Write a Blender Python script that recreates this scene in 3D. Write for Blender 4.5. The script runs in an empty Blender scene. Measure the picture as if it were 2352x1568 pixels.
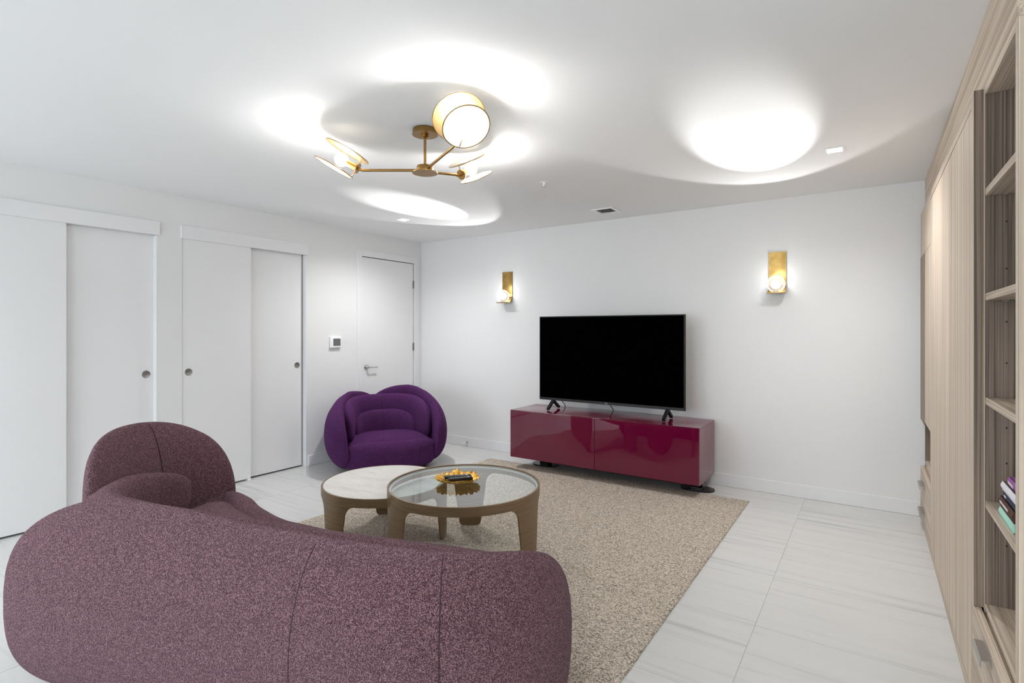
import bpy, bmesh, math, random
from mathutils import Vector, Matrix, noise
random.seed(7)
sc = bpy.context.scene
COL = sc.collection
PI = math.pi

# ---------------------------------------------------------------- camera
CAM_H, YAW, FPX = 1.35, 0.5921355877, 1225.0
cam = bpy.data.cameras.new('camera'); cam_o = bpy.data.objects.new('camera', cam); COL.objects.link(cam_o)
cam.sensor_fit = 'HORIZONTAL'; cam.sensor_width = 36.0; cam.lens = 36.0*FPX/2352
cam.shift_y = (759-784)/2352; cam.clip_start = 0.02
cam_o.location = (0, 0, CAM_H); cam_o.rotation_euler = (PI/2, 0, YAW)
sc.camera = cam_o

# ---------------------------------------------------------------- colour management, world, fill at the added windows
sc.view_settings.view_transform = 'Standard'; sc.view_settings.look = 'None'
sc.view_settings.gamma = 1.0; sc.view_settings.use_curve_mapping = False
sc.view_settings.exposure = 1.80
w = bpy.data.worlds.new('world'); sc.world = w; w.use_nodes = True
w.node_tree.nodes['Background'].inputs[0].default_value = (0.9, 0.95, 1.0, 1)
w.node_tree.nodes['Background'].inputs[1].default_value = 0.6
sc.cycles.max_bounces = 12; sc.cycles.diffuse_bounces = 6; sc.cycles.transparent_max_bounces = 16
sc.cycles.caustics_reflective = False; sc.cycles.caustics_refractive = False
sc.cycles.sample_clamp_indirect = 6.0

def area_light(name, loc, rot, sx, sy, power, color=(1, 1, 1)):
    l = bpy.data.lights.new(name, 'AREA'); l.shape = 'RECTANGLE'; l.size = sx; l.size_y = sy
    l.energy = power; l.color = color
    o = bpy.data.objects.new(name, l); COL.objects.link(o); o.location = loc; o.rotation_euler = rot
    return o
# fill light placed at the two added windows of the unseen wall
DAY_FILL = 22
area_light('daylight', (-3.45, -3.72, 1.35), (PI/2, 0, 0), 1.5, 1.9, DAY_FILL, (0.88, 0.94, 1.0))
area_light('daylight', (-1.05, -3.72, 1.35), (PI/2, 0, 0), 1.5, 1.9, DAY_FILL, (0.88, 0.94, 1.0))

LX, BY, RX, FY, CZ = -4.655, 4.888, 0.76, -3.5, 2.44      # room planes

# ---------------------------------------------------------------- materials
def mat(name):
    m = bpy.data.materials.new(name); m.use_nodes = True
    nt = m.node_tree; return m, nt, nt.nodes['Principled BSDF']
def node(nt, t, **kw):
    n = nt.nodes.new(t)
    for k, v in kw.items(): setattr(n, k, v)
    return n
def simple(name, col, rough=0.5, metal=0.0, spec=0.5, coat=0.0, bump=None):
    m, nt, b = mat(name)
    b.inputs['Base Color'].default_value = (*col, 1); b.inputs['Roughness'].default_value = rough
    b.inputs['Metallic'].default_value = metal; b.inputs['Specular IOR Level'].default_value = spec
    b.inputs['Coat Weight'].default_value = coat; b.inputs['Coat Roughness'].default_value = 0.02
    tc = node(nt, 'ShaderNodeTexCoord'); nz = node(nt, 'ShaderNodeTexNoise')
    sca, st, dist = bump or (60, 0.03, 0.001)
    nz.inputs['Scale'].default_value = sca; nz.inputs['Detail'].default_value = 3
    nt.links.new(tc.outputs['Object'], nz.inputs['Vector'])
    bp = node(nt, 'ShaderNodeBump'); bp.inputs['Strength'].default_value = st; bp.inputs['Distance'].default_value = dist
    nt.links.new(nz.outputs['Fac'], bp.inputs['Height']); nt.links.new(bp.outputs['Normal'], b.inputs['Normal'])
    return m
def ramp(nt, stops):
    r = node(nt, 'ShaderNodeValToRGB'); el = r.color_ramp.elements
    while len(el) < len(stops): el.new(0.5)
    for e, (p, c) in zip(el, stops): e.position = p; e.color = (*c, 1)
    return r
def emit(name, col, s):
    m, nt, b = mat(name)
    b.inputs['Base Color'].default_value = (*col, 1); b.inputs['Emission Color'].default_value = (*col, 1)
    b.inputs['Emission Strength'].default_value = s
    return m

M = {}
M['wall'] = simple('wall_paint', (0.745, 0.745, 0.745), 0.55, bump=(350, 0.06, 0.0006))
M['ceiling'] = simple('ceiling_paint', (0.86, 0.865, 0.87), 0.95, spec=0.05, bump=(220, 0.10, 0.001))
M['trim'] = simple('trim_paint', (0.76, 0.76, 0.77), 0.35)
M['door'] = simple('door_paint', (0.77, 0.77, 0.775), 0.4, bump=(180, 0.05, 0.0006))
M['grout'] = simple('grout', (0.55, 0.53, 0.49), 0.9)
M['edge'] = simple('frosted_glass_edge', (0.70, 0.76, 0.74), 0.4)
M['dark'] = simple('dark_void', (0.01, 0.01, 0.01), 0.8)
M['brass'] = simple('aged_brass', (0.36, 0.21, 0.07), 0.32, 1.0, bump=(300, 0.1, 0.0005))
M['chrome'] = simple('brushed_chrome', (0.55, 0.55, 0.56), 0.28, 1.0)
M['pull'] = simple('satin_nickel', (0.33, 0.32, 0.31), 0.38, 1.0)
M['handle'] = simple('grey_aluminium', (0.45, 0.42, 0.39), 0.35, 0.9)
M['screen'] = simple('black_screen', (0.0006, 0.0006, 0.0006), 0.5, spec=0.0)
M['black'] = simple('black_plastic', (0.007, 0.007, 0.008), 0.45, spec=0.25)
M['blackgloss'] = simple('black_lacquer', (0.008, 0.008, 0.008), 0.12)
M['white_plastic'] = simple('white_plastic', (0.85, 0.85, 0.85), 0.3)
M['lcd'] = simple('grey_lcd', (0.13, 0.13, 0.13), 0.25)
M['bronze'] = simple('bronze_panel', (0.21, 0.145, 0.09), 0.45, 0.2)
M['bulb'] = emit('lit_bulb', (1.0, 0.98, 0.95), 64)
M['led'] = emit('lit_led', (1.0, 0.98, 0.95), 2.2)
M['downlight'] = emit('lit_downlight', (1.0, 0.99, 0.97), 18)
M['thread'] = simple('mauve_thread', (0.045, 0.018, 0.03), 0.9)
M['thread2'] = simple('purple_thread', (0.010, 0.002, 0.012), 0.9)
M['seat_base'] = simple('black_base', (0.01, 0.008, 0.01), 0.8)

def wood(name, axis, light, dark, sc1=90, wn=0.55, tilt=0.0):
    m, nt, b = mat(name)
    tc = node(nt, 'ShaderNodeTexCoord'); mp = node(nt, 'ShaderNodeMapping')
    s = [sc1, sc1, sc1]; s['xyz'.index(axis)] = 1.1
    mp.inputs['Scale'].default_value = s; mp.inputs['Rotation'].default_value = (0, tilt, 0)
    oi = node(nt, 'ShaderNodeObjectInfo'); ad = node(nt, 'ShaderNodeVectorMath', operation='ADD')
    mu = node(nt, 'ShaderNodeMath', operation='MULTIPLY'); mu.inputs[1].default_value = 37.0
    nt.links.new(oi.outputs['Random'], mu.inputs[0]); nt.links.new(mu.outputs[0], ad.inputs[1])
    nt.links.new(tc.outputs['Object'], ad.inputs[0]); nt.links.new(ad.outputs[0], mp.inputs['Vector'])
    # slow drift so that the streaks run slightly askew
    n1 = node(nt, 'ShaderNodeTexNoise'); n1.inputs['Scale'].default_value = 1.0; n1.inputs['Detail'].default_value = 4
    n1.inputs['Distortion'].default_value = 0.25
    nt.links.new(mp.outputs[0], n1.inputs['Vector'])
    mp2 = node(nt, 'ShaderNodeMapping'); s2 = [34, 34, 34]; s2['xyz'.index(axis)] = 0.5
    mp2.inputs['Scale'].default_value = s2
    nt.links.new(ad.outputs[0], mp2.inputs['Vector'])
    n2 = node(nt, 'ShaderNodeTexNoise'); n2.inputs['Scale'].default_value = 1.0; n2.inputs['Detail'].default_value = 2
    nt.links.new(mp2.outputs[0], n2.inputs['Vector'])
    mx = node(nt, 'ShaderNodeMath', operation='MULTIPLY_ADD'); mx.inputs[1].default_value = wn
    nt.links.new(n2.outputs['Fac'], mx.inputs[0])
    mh = node(nt, 'ShaderNodeMath', operation='MULTIPLY'); mh.inputs[1].default_value = 1-wn
    nt.links.new(n1.outputs['Fac'], mh.inputs[0]); nt.links.new(mh.outputs[0], mx.inputs[2])
    mid = tuple((a+c)/2 for a, c in zip(light, dark))
    r = ramp(nt, [(0.36, dark), (0.5, mid), (0.62, light)])
    nt.links.new(mx.outputs[0], r.inputs[0]); nt.links.new(r.outputs[0], b.inputs['Base Color'])
    b.inputs['Roughness'].default_value = 0.5; b.inputs['Specular IOR Level'].default_value = 0.3
    bp = node(nt, 'ShaderNodeBump'); bp.inputs['Strength'].default_value = 0.12; bp.inputs['Distance'].default_value = 0.001
    nt.links.new(mx.outputs[0], bp.inputs['Height']); nt.links.new(bp.outputs[0], b.inputs['Normal'])
    return m
WL, WD = (0.70, 0.59, 0.475), (0.44, 0.345, 0.26)
M['wood_z'] = wood('pale_elm_vertical', 'z', WL, WD)
M['wood_y'] = wood('pale_elm_horizontal', 'y', WL, (0.36, 0.275, 0.205), 150, 0.4)
M['wood_zd'] = wood('elm_vertical_coarse', 'z', (0.31, 0.235, 0.185), (0.085, 0.060, 0.045), 170, 0.3, 0.0)  # same elm, darkened in its colour to carry the shade of inner faces

def tile_mat():
    m, nt, b = mat('marble_tile')
    tc = node(nt, 'ShaderNodeTexCoord'); oi = node(nt, 'ShaderNodeObjectInfo')
    mu = node(nt, 'ShaderNodeMath', operation='MULTIPLY'); mu.inputs[1].default_value = 50
    ad = node(nt, 'ShaderNodeVectorMath', operation='ADD'); mp = node(nt, 'ShaderNodeMapping')
    mp.inputs['Scale'].default_value = (0.9, 16, 4); mp.inputs['Rotation'].default_value = (0, 0, 0.03)
    nt.links.new(oi.outputs['Random'], mu.inputs[0]); nt.links.new(mu.outputs[0], ad.inputs[1])
    nt.links.new(tc.outputs['Object'], ad.inputs[0]); nt.links.new(ad.outputs[0], mp.inputs[0])
    n = node(nt, 'ShaderNodeTexNoise'); n.inputs['Scale'].default_value = 1.0; n.inputs['Detail'].default_value = 5; n.inputs['Roughness'].default_value = 0.62
    nt.links.new(mp.outputs[0], n.inputs['Vector'])
    r = ramp(nt, [(0.27, (0.43, 0.43, 0.42)), (0.36, (0.56, 0.56, 0.55)), (0.46, (0.62, 0.62, 0.61)), (0.75, (0.645, 0.645, 0.635))])
    nt.links.new(n.outputs['Fac'], r.inputs[0]); nt.links.new(r.outputs[0], b.inputs['Base Color'])
    b.inputs['Roughness'].default_value = 0.24; b.inputs['Specular IOR Level'].default_value = 0.42
    return m
M['tile'] = tile_mat()

def fabric(name, dark, mid, light, scale, bumpd, sheen, rough=0.95):
    m, nt, b = mat(name)
    tc = node(nt, 'ShaderNodeTexCoord')
    v = node(nt, 'ShaderNodeTexVoronoi'); v.inputs['Scale'].default_value = scale; v.inputs['Randomness'].default_value = 1.0
    n = node(nt, 'ShaderNodeTexNoise'); n.inputs['Scale'].default_value = scale*0.75; n.inputs['Detail'].default_value = 3
    nt.links.new(tc.outputs['Object'], v.inputs['Vector']); nt.links.new(tc.outputs['Object'], n.inputs['Vector'])
    sp = node(nt, 'ShaderNodeSeparateColor'); nt.links.new(v.outputs['Color'], sp.inputs[0])
    mx = node(nt, 'ShaderNodeMath', operation='MULTIPLY_ADD'); mx.inputs[1].default_value = 0.45
    mh = node(nt, 'ShaderNodeMath', operation='MULTIPLY'); mh.inputs[1].default_value = 0.55
    nt.links.new(n.outputs['Fac'], mh.inputs[0]); nt.links.new(sp.outputs[0], mx.inputs[0]); nt.links.new(mh.outputs[0], mx.inputs[2])
    r = ramp(nt, [(0.25, dark), (0.5, mid), (0.72, light)])
    nt.links.new(mx.outputs[0], r.inputs[0]); nt.links.new(r.outputs[0], b.inputs['Base Color'])
    b.inputs['Roughness'].default_value = rough; b.inputs['Specular IOR Level'].default_value = 0.1
    b.inputs['Sheen Weight'].default_value = sheen; b.inputs['Sheen Tint'].default_value = (*[min(1, v*4) for v in light], 1); b.inputs['Sheen Roughness'].default_value = 0.5
    iv = node(nt, 'ShaderNodeMath', operation='SUBTRACT'); nt.links.new(n.outputs['Fac'], iv.inputs[0]); nt.links.new(v.outputs['Distance'], iv.inputs[1])
    bp = node(nt, 'ShaderNodeBump'); bp.inputs['Strength'].default_value = 0.9; bp.inputs['Distance'].default_value = bumpd
    nt.links.new(iv.outputs[0], bp.inputs['Height']); nt.links.new(bp.outputs[0], b.inputs['Normal'])
    return m
M['boucle'] = fabric('mauve_boucle', (0.042, 0.016, 0.024), (0.132, 0.058, 0.073), (0.37, 0.215, 0.24), 430, 0.004, 0.15)
M['felt'] = fabric('purple_felt', (0.034, 0.008, 0.044), (0.060, 0.0155, 0.074), (0.098, 0.032, 0.112), 420, 0.0015, 0.2)
M['rug'] = fabric('greige_wool_loop', (0.23, 0.185, 0.145), (0.63, 0.535, 0.435), (0.88, 0.79, 0.68), 170, 0.008, 0.1)

def lacquer(name, col, coatrough, ior=1.65):
    m, nt, b = mat(name)
    b.inputs['Base Color'].default_value = (*col, 1); b.inputs['Roughness'].default_value = 0.6; b.inputs['Specular IOR Level'].default_value = 0.0
    b.inputs['Coat Weight'].default_value = 1.0; b.inputs['Coat Roughness'].default_value = coatrough; b.inputs['Coat IOR'].default_value = ior
    tc = node(nt, 'ShaderNodeTexCoord'); n = node(nt, 'ShaderNodeTexNoise'); n.inputs['Scale'].default_value = 2.2; n.inputs['Detail'].default_value = 0
    nt.links.new(tc.outputs['Object'], n.inputs['Vector'])
    bp = node(nt, 'ShaderNodeBump'); bp.inputs['Strength'].default_value = 0.6; bp.inputs['Distance'].default_value = 0.05
    nt.links.new(n.outputs['Fac'], bp.inputs['Height']); nt.links.new(bp.outputs[0], b.inputs['Coat Normal'])
    return m
M['lacquer'] = lacquer('burgundy_gloss_lacquer', (0.120, 0.0012, 0.026), 0.0)
M['lacquer_top'] = lacquer('burgundy_satin_glass', (0.14, 0.006, 0.032), 0.02, 2.1)

def bronze_wood():
    m, nt, b = mat('brushed_bronze')
    tc = node(nt, 'ShaderNodeTexCoord'); mp = node(nt, 'ShaderNodeMapping'); mp.inputs['Scale'].default_value = (6, 6, 260)
    n = node(nt, 'ShaderNodeTexNoise'); n.inputs['Scale'].default_value = 1; n.inputs['Detail'].default_value = 2
    nt.links.new(tc.outputs['Object'], mp.inputs[0]); nt.links.new(mp.outputs[0], n.inputs['Vector'])
    r = ramp(nt, [(0.3, (0.175, 0.115, 0.060)), (0.7, (0.26, 0.175, 0.098))])
    nt.links.new(n.outputs['Fac'], r.inputs[0]); nt.links.new(r.outputs[0], b.inputs['Base Color'])
    b.inputs['Roughness'].default_value = 0.42; b.inputs['Metallic'].default_value = 0.35
    return m
M['table_frame'] = bronze_wood()
def marble():
    m, nt, b = mat('cream_marble')
    tc = node(nt, 'ShaderNodeTexCoord'); mp = node(nt, 'ShaderNodeMapping'); mp.inputs['Scale'].default_value = (3, 9, 3); mp.inputs['Rotation'].default_value = (0, 0, 0.5)
    n = node(nt, 'ShaderNodeTexNoise'); n.inputs['Scale'].default_value = 1.4; n.inputs['Detail'].default_value = 8; n.inputs['Roughness'].default_value = 0.65
    nt.links.new(tc.outputs['Object'], mp.inputs[0]); nt.links.new(mp.outputs[0], n.inputs['Vector'])
    r = ramp(nt, [(0.3, (0.62, 0.57, 0.51)), (0.45, (0.75, 0.72, 0.68)), (0.7, (0.80, 0.78, 0.75))])
    nt.links.new(n.outputs['Fac'], r.inputs[0]); nt.links.new(r.outputs[0], b.inputs['Base Color'])
    b.inputs['Roughness'].default_value = 0.25
    return m
M['marble'] = marble()
def glass_sheet(name, tint, refl=0.10, ior=1.5):
    # thin sheet: clear straight-through view plus a mirror-like surface reflection
    m, nt, b = mat(name); nt.nodes.remove(b); out = nt.nodes['Material Output']
    t = node(nt, 'ShaderNodeBsdfTransparent'); t.inputs[0].default_value = (*tint, 1)
    g = node(nt, 'ShaderNodeBsdfGlossy'); g.inputs['Roughness'].default_value = 0.0; g.inputs[0].default_value = (1, 1, 1, 1)
    f = node(nt, 'ShaderNodeFresnel'); f.inputs['IOR'].default_value = ior
    mx = node(nt, 'ShaderNodeMixShader')
    # mirror part on the outer faces only, so the sheet has no total internal reflection
    ge = node(nt, 'ShaderNodeNewGeometry'); k1 = node(nt, 'ShaderNodeMath', operation='SUBTRACT'); k1.inputs[0].default_value = 1.0
    k2 = node(nt, 'ShaderNodeMath', operation='MULTIPLY'); nt.links.new(ge.outputs['Backfacing'], k1.inputs[1])
    nt.links.new(k1.outputs[0], k2.inputs[0]); nt.links.new(f.outputs[0], k2.inputs[1])
    nt.links.new(k2.outputs[0], mx.inputs[0]); nt.links.new(t.outputs[0], mx.inputs[1]); nt.links.new(g.outputs[0], mx.inputs[2])
    nt.links.new(mx.outputs[0], out.inputs['Surface'])
    return m
M['table_glass'] = glass_sheet('table_glass', (0.94, 0.985, 0.98), ior=3.0)
M['globe_glass'] = glass_sheet('globe_glass', (0.97, 0.97, 0.97), ior=1.4)
M['window_glass'] = glass_sheet('window_glass', (0.95, 0.97, 0.97))
def disc_mat(name, c0, c1, transl, metal):
    m, nt, b = mat(name); out = nt.nodes['Material Output']
    b.inputs['Roughness'].default_value = 0.38; b.inputs['Metallic'].default_value = metal
    tr = node(nt, 'ShaderNodeBsdfTranslucent'); tr.inputs[0].default_value = (0.95, 0.92, 0.86, 1)
    mx = node(nt, 'ShaderNodeMixShader'); mx.inputs[0].default_value = transl
    tc = node(nt, 'ShaderNodeTexCoord'); n = node(nt, 'ShaderNodeTexNoise'); n.inputs['Scale'].default_value = 30
    nt.links.new(tc.outputs['Object'], n.inputs['Vector'])
    r = ramp(nt, [(0.3, c0), (0.7, c1)]); nt.links.new(n.outputs['Fac'], r.inputs[0]); nt.links.new(r.outputs[0], b.inputs['Base Color'])
    nt.links.new(b.outputs[0], mx.inputs[1]); nt.links.new(tr.outputs[0], mx.inputs[2]); nt.links.new(mx.outputs[0], out.inputs['Surface'])
    return m
M['disc_upper'] = disc_mat('gilded_disc', (0.36, 0.245, 0.10), (0.48, 0.34, 0.16), 0.2, 0.8)
M['disc_lower'] = disc_mat('opal_disc', (0.82, 0.78, 0.70), (0.86, 0.83, 0.77), 0.40, 0.0)
def globe():
    m, nt, b = mat('milky_rim_globe'); nt.nodes.remove(b); out = nt.nodes['Material Output']
    t = node(nt, 'ShaderNodeBsdfTransparent'); t.inputs[0].default_value = (0.98, 0.98, 0.98, 1)
    w_ = node(nt, 'ShaderNodeBsdfTranslucent'); w_.inputs[0].default_value = (1, 1, 1, 1)
    g = node(nt, 'ShaderNodeBsdfGlossy'); g.inputs['Roughness'].default_value = 0.02
    ad = node(nt, 'ShaderNodeMixShader'); ad.inputs[0].default_value = 0.4
    lw = node(nt, 'ShaderNodeLayerWeight'); lw.inputs['Blend'].default_value = 0.35
    mx = node(nt, 'ShaderNodeMixShader'); nt.links.new(lw.outputs['Facing'], mx.inputs[0])
    nt.links.new(w_.outputs[0], ad.inputs[1]); nt.links.new(g.outputs[0], ad.inputs[2])
    nt.links.new(t.outputs[0], mx.inputs[1]); nt.links.new(ad.outputs[0], mx.inputs[2]); nt.links.new(mx.outputs[0], out.inputs['Surface'])
    return m
M['globe'] = globe()
def gold():
    m, nt, b = mat('gilded_leaf')
    tc = node(nt, 'ShaderNodeTexCoord'); n = node(nt, 'ShaderNodeTexNoise'); n.inputs['Scale'].default_value = 40; n.inputs['Detail'].default_value = 4
    nt.links.new(tc.outputs['Object'], n.inputs['Vector'])
    r = ramp(nt, [(0.3, (0.55, 0.24, 0.02)), (0.5, (0.80, 0.44, 0.06)), (0.7, (0.92, 0.60, 0.16))])
    nt.links.new(n.outputs['Fac'], r.inputs[0]); nt.links.new(r.outputs[0], b.inputs['Base Color'])
    b.inputs['Roughness'].default_value = 0.35; b.inputs['Metallic'].default_value = 0.55
    bp = node(nt, 'ShaderNodeBump'); bp.inputs['Strength'].default_value = 0.5; bp.inputs['Distance'].default_value = 0.003
    nt.links.new(n.outputs['Fac'], bp.inputs['Height']); nt.links.new(bp.outputs[0], b.inputs['Normal'])
    return m
M['gold'] = gold()
def sconce_brass():
    m, nt, b = mat('hammered_brass')
    tc = node(nt, 'ShaderNodeTexCoord'); n = node(nt, 'ShaderNodeTexNoise'); n.inputs['Scale'].default_value = 14; n.inputs['Detail'].default_value = 3
    nt.links.new(tc.outputs['Object'], n.inputs['Vector'])
    r = ramp(nt, [(0.3, (0.27, 0.165, 0.045)), (0.7, (0.47, 0.31, 0.105))])
    nt.links.new(n.outputs['Fac'], r.inputs[0]); nt.links.new(r.outputs[0], b.inputs['Base Color'])
    b.inputs['Roughness'].default_value = 0.33; b.inputs['Metallic'].default_value = 0.85
    bp = node(nt, 'ShaderNodeBump'); bp.inputs['Strength'].default_value = 0.25; bp.inputs['Distance'].default_value = 0.01
    nt.links.new(n.outputs['Fac'], bp.inputs['Height']); nt.links.new(bp.outputs[0], b.inputs['Normal'])
    return m
M['sconce'] = sconce_brass()

# ---------------------------------------------------------------- mesh helpers
def box(bm, x0, x1, y0, y1, z0, z1, bevel=0.0, seg=2):
    vs = [bm.verts.new((x, y, z)) for x in (x0, x1) for y in (y0, y1) for z in (z0, z1)]
    F = [(0, 1, 3, 2), (4, 6, 7, 5), (0, 4, 5, 1), (2, 3, 7, 6), (0, 2, 6, 4), (1, 5, 7, 3)]
    fs = [bm.faces.new([vs[i] for i in f]) for f in F]
    if bevel:
        es = list({e for f in fs for e in f.edges})
        bmesh.ops.bevel(bm, geom=es, offset=bevel, segments=seg, profile=0.5, affect='EDGES')
def lathe(bm, prof, n=32, mtx=None, close=True):
    mtx = mtx or Matrix()
    rings = []
    for r, z in prof:
        if r < 1e-6: rings.append([bm.verts.new(mtx @ Vector((0, 0, z)))])
        else: rings.append([bm.verts.new(mtx @ Vector((r*math.cos(2*PI*k/n), r*math.sin(2*PI*k/n), z))) for k in range(n)])
    for a, b in zip(rings, rings[1:]):
        for k in range(n):
            k2 = (k+1) % n
            if len(a) == 1 and len(b) == 1: continue
            if len(a) == 1: bm.faces.new((a[0], b[k], b[k2]))
            elif len(b) == 1: bm.faces.new((a[k], b[0], a[k2]))
            else: bm.faces.new((a[k], b[k], b[k2], a[k2]))
def tube(bm, pts, r, n=10):
    pts = [Vector(p) for p in pts]; rings = []
    for i, p in enumerate(pts):
        t = (pts[min(i+1, len(pts)-1)] - pts[max(i-1, 0)]).normalized()
        ref = Vector((0, 0, 1)) if abs(t.z) < 0.9 else Vector((1, 0, 0))
        u = t.cross(ref).normalized(); v = t.cross(u)
        rings.append([bm.verts.new(p + r*(math.cos(2*PI*k/n)*u + math.sin(2*PI*k/n)*v)) for k in range(n)])
    for a, b in zip(rings, rings[1:]):
        for k in range(n): bm.faces.new((a[k], a[(k+1) % n], b[(k+1) % n], b[k]))
    bm.faces.new(rings[0][::-1]); bm.faces.new(rings[-1])
def prism(bm, poly, fn, a, b):
    """poly: list of 2-D points; fn(p, h) -> 3-D; extruded from h=a to h=b"""
    A = [bm.verts.new(fn(p, a)) for p in poly]; B = [bm.verts.new(fn(p, b)) for p in poly]; n = len(poly)
    bm.faces.new(A); bm.faces.new(B[::-1])
    for k in range(n): bm.faces.new((A[k], B[k], B[(k+1) % n], A[(k+1) % n]))
def smooth_pts(pts, k=8):
    out = []; P = [Vector(p) for p in pts]
    for i in range(len(P)-1):
        p0, p1, p2, p3 = P[max(i-1, 0)], P[i], P[i+1], P[min(i+2, len(P)-1)]
        for j in range(k):
            t = j/k
            out.append(0.5*((2*p1) + (p2-p0)*t + (2*p0-5*p1+4*p2-p3)*t*t + (3*p1-p0-3*p2+p3)*t**3))
    out.append(P[-1]); return out
def obj(name, bm, m, parent=None, smooth=False, loc=None, auto=None):
    bmesh.ops.recalc_face_normals(bm, faces=bm.faces)
    me = bpy.data.meshes.new(name); bm.to_mesh(me); bm.free()
    if smooth:
        for p in me.polygons: p.use_smooth = True
        if auto: me.set_sharp_from_angle(angle=math.radians(auto))
    o = bpy.data.objects.new(name, me); COL.objects.link(o)
    if isinstance(m, str): m = M[m]
    me.materials.append(m)
    if parent: o.parent = parent
    if loc: o.location = loc
    return o
def bobj(name, dims, m, parent=None, bevel=0.0, seg=2):
    bm = bmesh.new(); box(bm, *dims, bevel=bevel, seg=seg); return obj(name, bm, m, parent)
def thing(name, label, cat, loc=(0, 0, 0), rz=0.0, group=None):
    o = bpy.data.objects.new(name, None); COL.objects.link(o); o.location = loc; o.rotation_euler = (0, 0, rz)
    o.empty_display_size = 0.1
    return tag(o, label, cat, group)
def tag(o, label, cat, group=None):
    o['label'] = label; o['category'] = cat
    if group: o['group'] = group
    return o
def struct(o, label=None, cat=None):
    o['kind'] = 'structure'
    if label: o['label'] = label
    if cat: o['category'] = cat
    return o
def sempty(name, label, cat, loc=(0, 0, 0)):
    o = bpy.data.objects.new(name, None); COL.objects.link(o); o.location = loc; o.empty_display_size = 0.1
    return struct(o, label, cat)

# ================================================================= ROOM SHELL
fl = bobj('floor', (LX-0.7, RX, FY-0.15, BY+0.1, -0.06, -0.0022), 'grout'); struct(fl, 'white marble-look tiled floor', 'floor')
TW, TH, G = 1.205, 0.5925, 0.0022
me_tile = None
xs = [-0.44 + TW*k for k in range(-4, 1)]; ys = [3.833 + TH*k for k in range(-13, 2)]
for x in xs:
    for y in ys:
        x0, x1 = max(x, LX-0.06)+G/2, min(x+TW, RX)-G/2
        y0, y1 = max(y, FY)+G/2, min(y+TH, BY)-G/2
        if x1-x0 < 0.02 or y1-y0 < 0.02: continue
        bm = bmesh.new(); box(bm, x0, x1, y0, y1, -0.010, 0.0)
        o = obj('tile', bm, 'tile', fl)
ce = bobj('ceiling', (LX-0.12, RX+0.12, FY-0.15, BY+0.1, CZ, CZ+0.1), 'ceiling'); struct(ce, 'plain white painted ceiling', 'ceiling')
struct(bobj('wall_back', (LX-0.12, RX+0.12, BY, BY+0.12, -0.06, CZ), 'wall'), 'white wall behind the television', 'wall')
struct(bobj('wall_right', (RX, RX+0.12, FY-0.15, BY, -0.06, CZ), 'wall'), 'white wall behind the wooden wall units', 'wall')
# left wall with two closet openings and a door opening
O1, O2, OD = (0.765, 1.925), (2.100, 3.262), (3.945, 4.765)
HZ, DZ = 2.115, 2.175
bm = bmesh.new()
yb = [FY-0.15, *O1, *O2, *OD, BY]
for a, b in ((0, 1), (2, 3), (4, 5), (6, 7)): box(bm, LX-0.12, LX, yb[a], yb[b], -0.06, CZ)
for (a, b), zt in ((O1, HZ), (O2, HZ), (OD, DZ)): box(bm, LX-0.12, LX, a, b, zt, CZ)
for a, b in (O1, O2):                                    # closet interiors
    box(bm, LX-0.70, LX-0.68, a-0.1, b+0.1, -0.06, CZ)
    box(bm, LX-0.70, LX-0.12, a-0.12, a-0.10, -0.06, CZ); box(bm, LX-0.70, LX-0.12, b+0.10, b+0.12, -0.06, CZ)
    box(bm, LX-0.70, LX-0.12, a-0.12, b+0.12, HZ+0.05, HZ+0.07)
box(bm, LX-0.20, LX-0.12, OD[0]-0.05, OD[1]+0.05, -0.06, CZ)
struct(obj('wall_left', bm, 'wall'), 'white wall with two closets and a door', 'wall')
# unseen front wall, dark for the console's reflection, with two windows added for fill
W1, W2, WZ = (-4.2, -2.7), (-1.8, -0.3), (0.4, 2.3)
bm = bmesh.new()
for a, b in ((LX-0.12, W1[0]), (W1[1], W2[0]), (W2[1], RX+0.12)): box(bm, a, b, FY-0.15, FY, -0.06, CZ)
for a, b in (W1, W2):
    box(bm, a, b, FY-0.15, FY, -0.06, WZ[0]); box(bm, a, b, FY-0.15, FY, WZ[1], CZ)
struct(obj('wall_front', bm, simple('dark_taupe_paint', (0.07, 0.06, 0.055), 0.7)), 'white wall with two windows behind the camera', 'wall')
for i, (a, b) in enumerate((W1, W2)):
    wn = sempty('window_%d' % (i+1), 'tall white framed window behind the camera, %s one' % ('left' if i == 0 else 'right'), 'window', (0, 0, 0))
    bm = bmesh.new()
    for x0, x1, z0, z1 in ((a, a+0.05, *WZ), (b-0.05, b, *WZ), (a, b, WZ[0], WZ[0]+0.05), (a, b, WZ[1]-0.05, WZ[1])): box(bm, x0, x1, FY-0.10, FY-0.04, z0, z1)
    obj('window_frame', bm, 'trim', wn)
    bobj('pane', (a+0.05, b-0.05, FY-0.075, FY-0.07, WZ[0]+0.05, WZ[1]-0.05), 'window_glass', wn)
# baseboards
BH, BT = 0.105, 0.015
def base(name, *d):
    bm = bmesh.new(); box(bm, *d, bevel=0.002, seg=1); return struct(obj(name, bm, 'trim'), None)
base('baseboard_back', LX+BT, 0.30, BY-BT, BY-0.0005, 0.0005, BH)['label'] = 'white baseboard along the television wall'
bm = bmesh.new(); box(bm, LX+0.0005, LX+BT, O2[1]+0.012, OD[0]-0.064, 0.0005, BH, bevel=0.002, seg=1)
struct(obj('baseboard_left', bm, 'trim'))['label'] = 'short white baseboard between closet and door'
for n in ('baseboard_back', 'baseboard_left'): bpy.data.objects[n]['category'] = 'baseboard'
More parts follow.
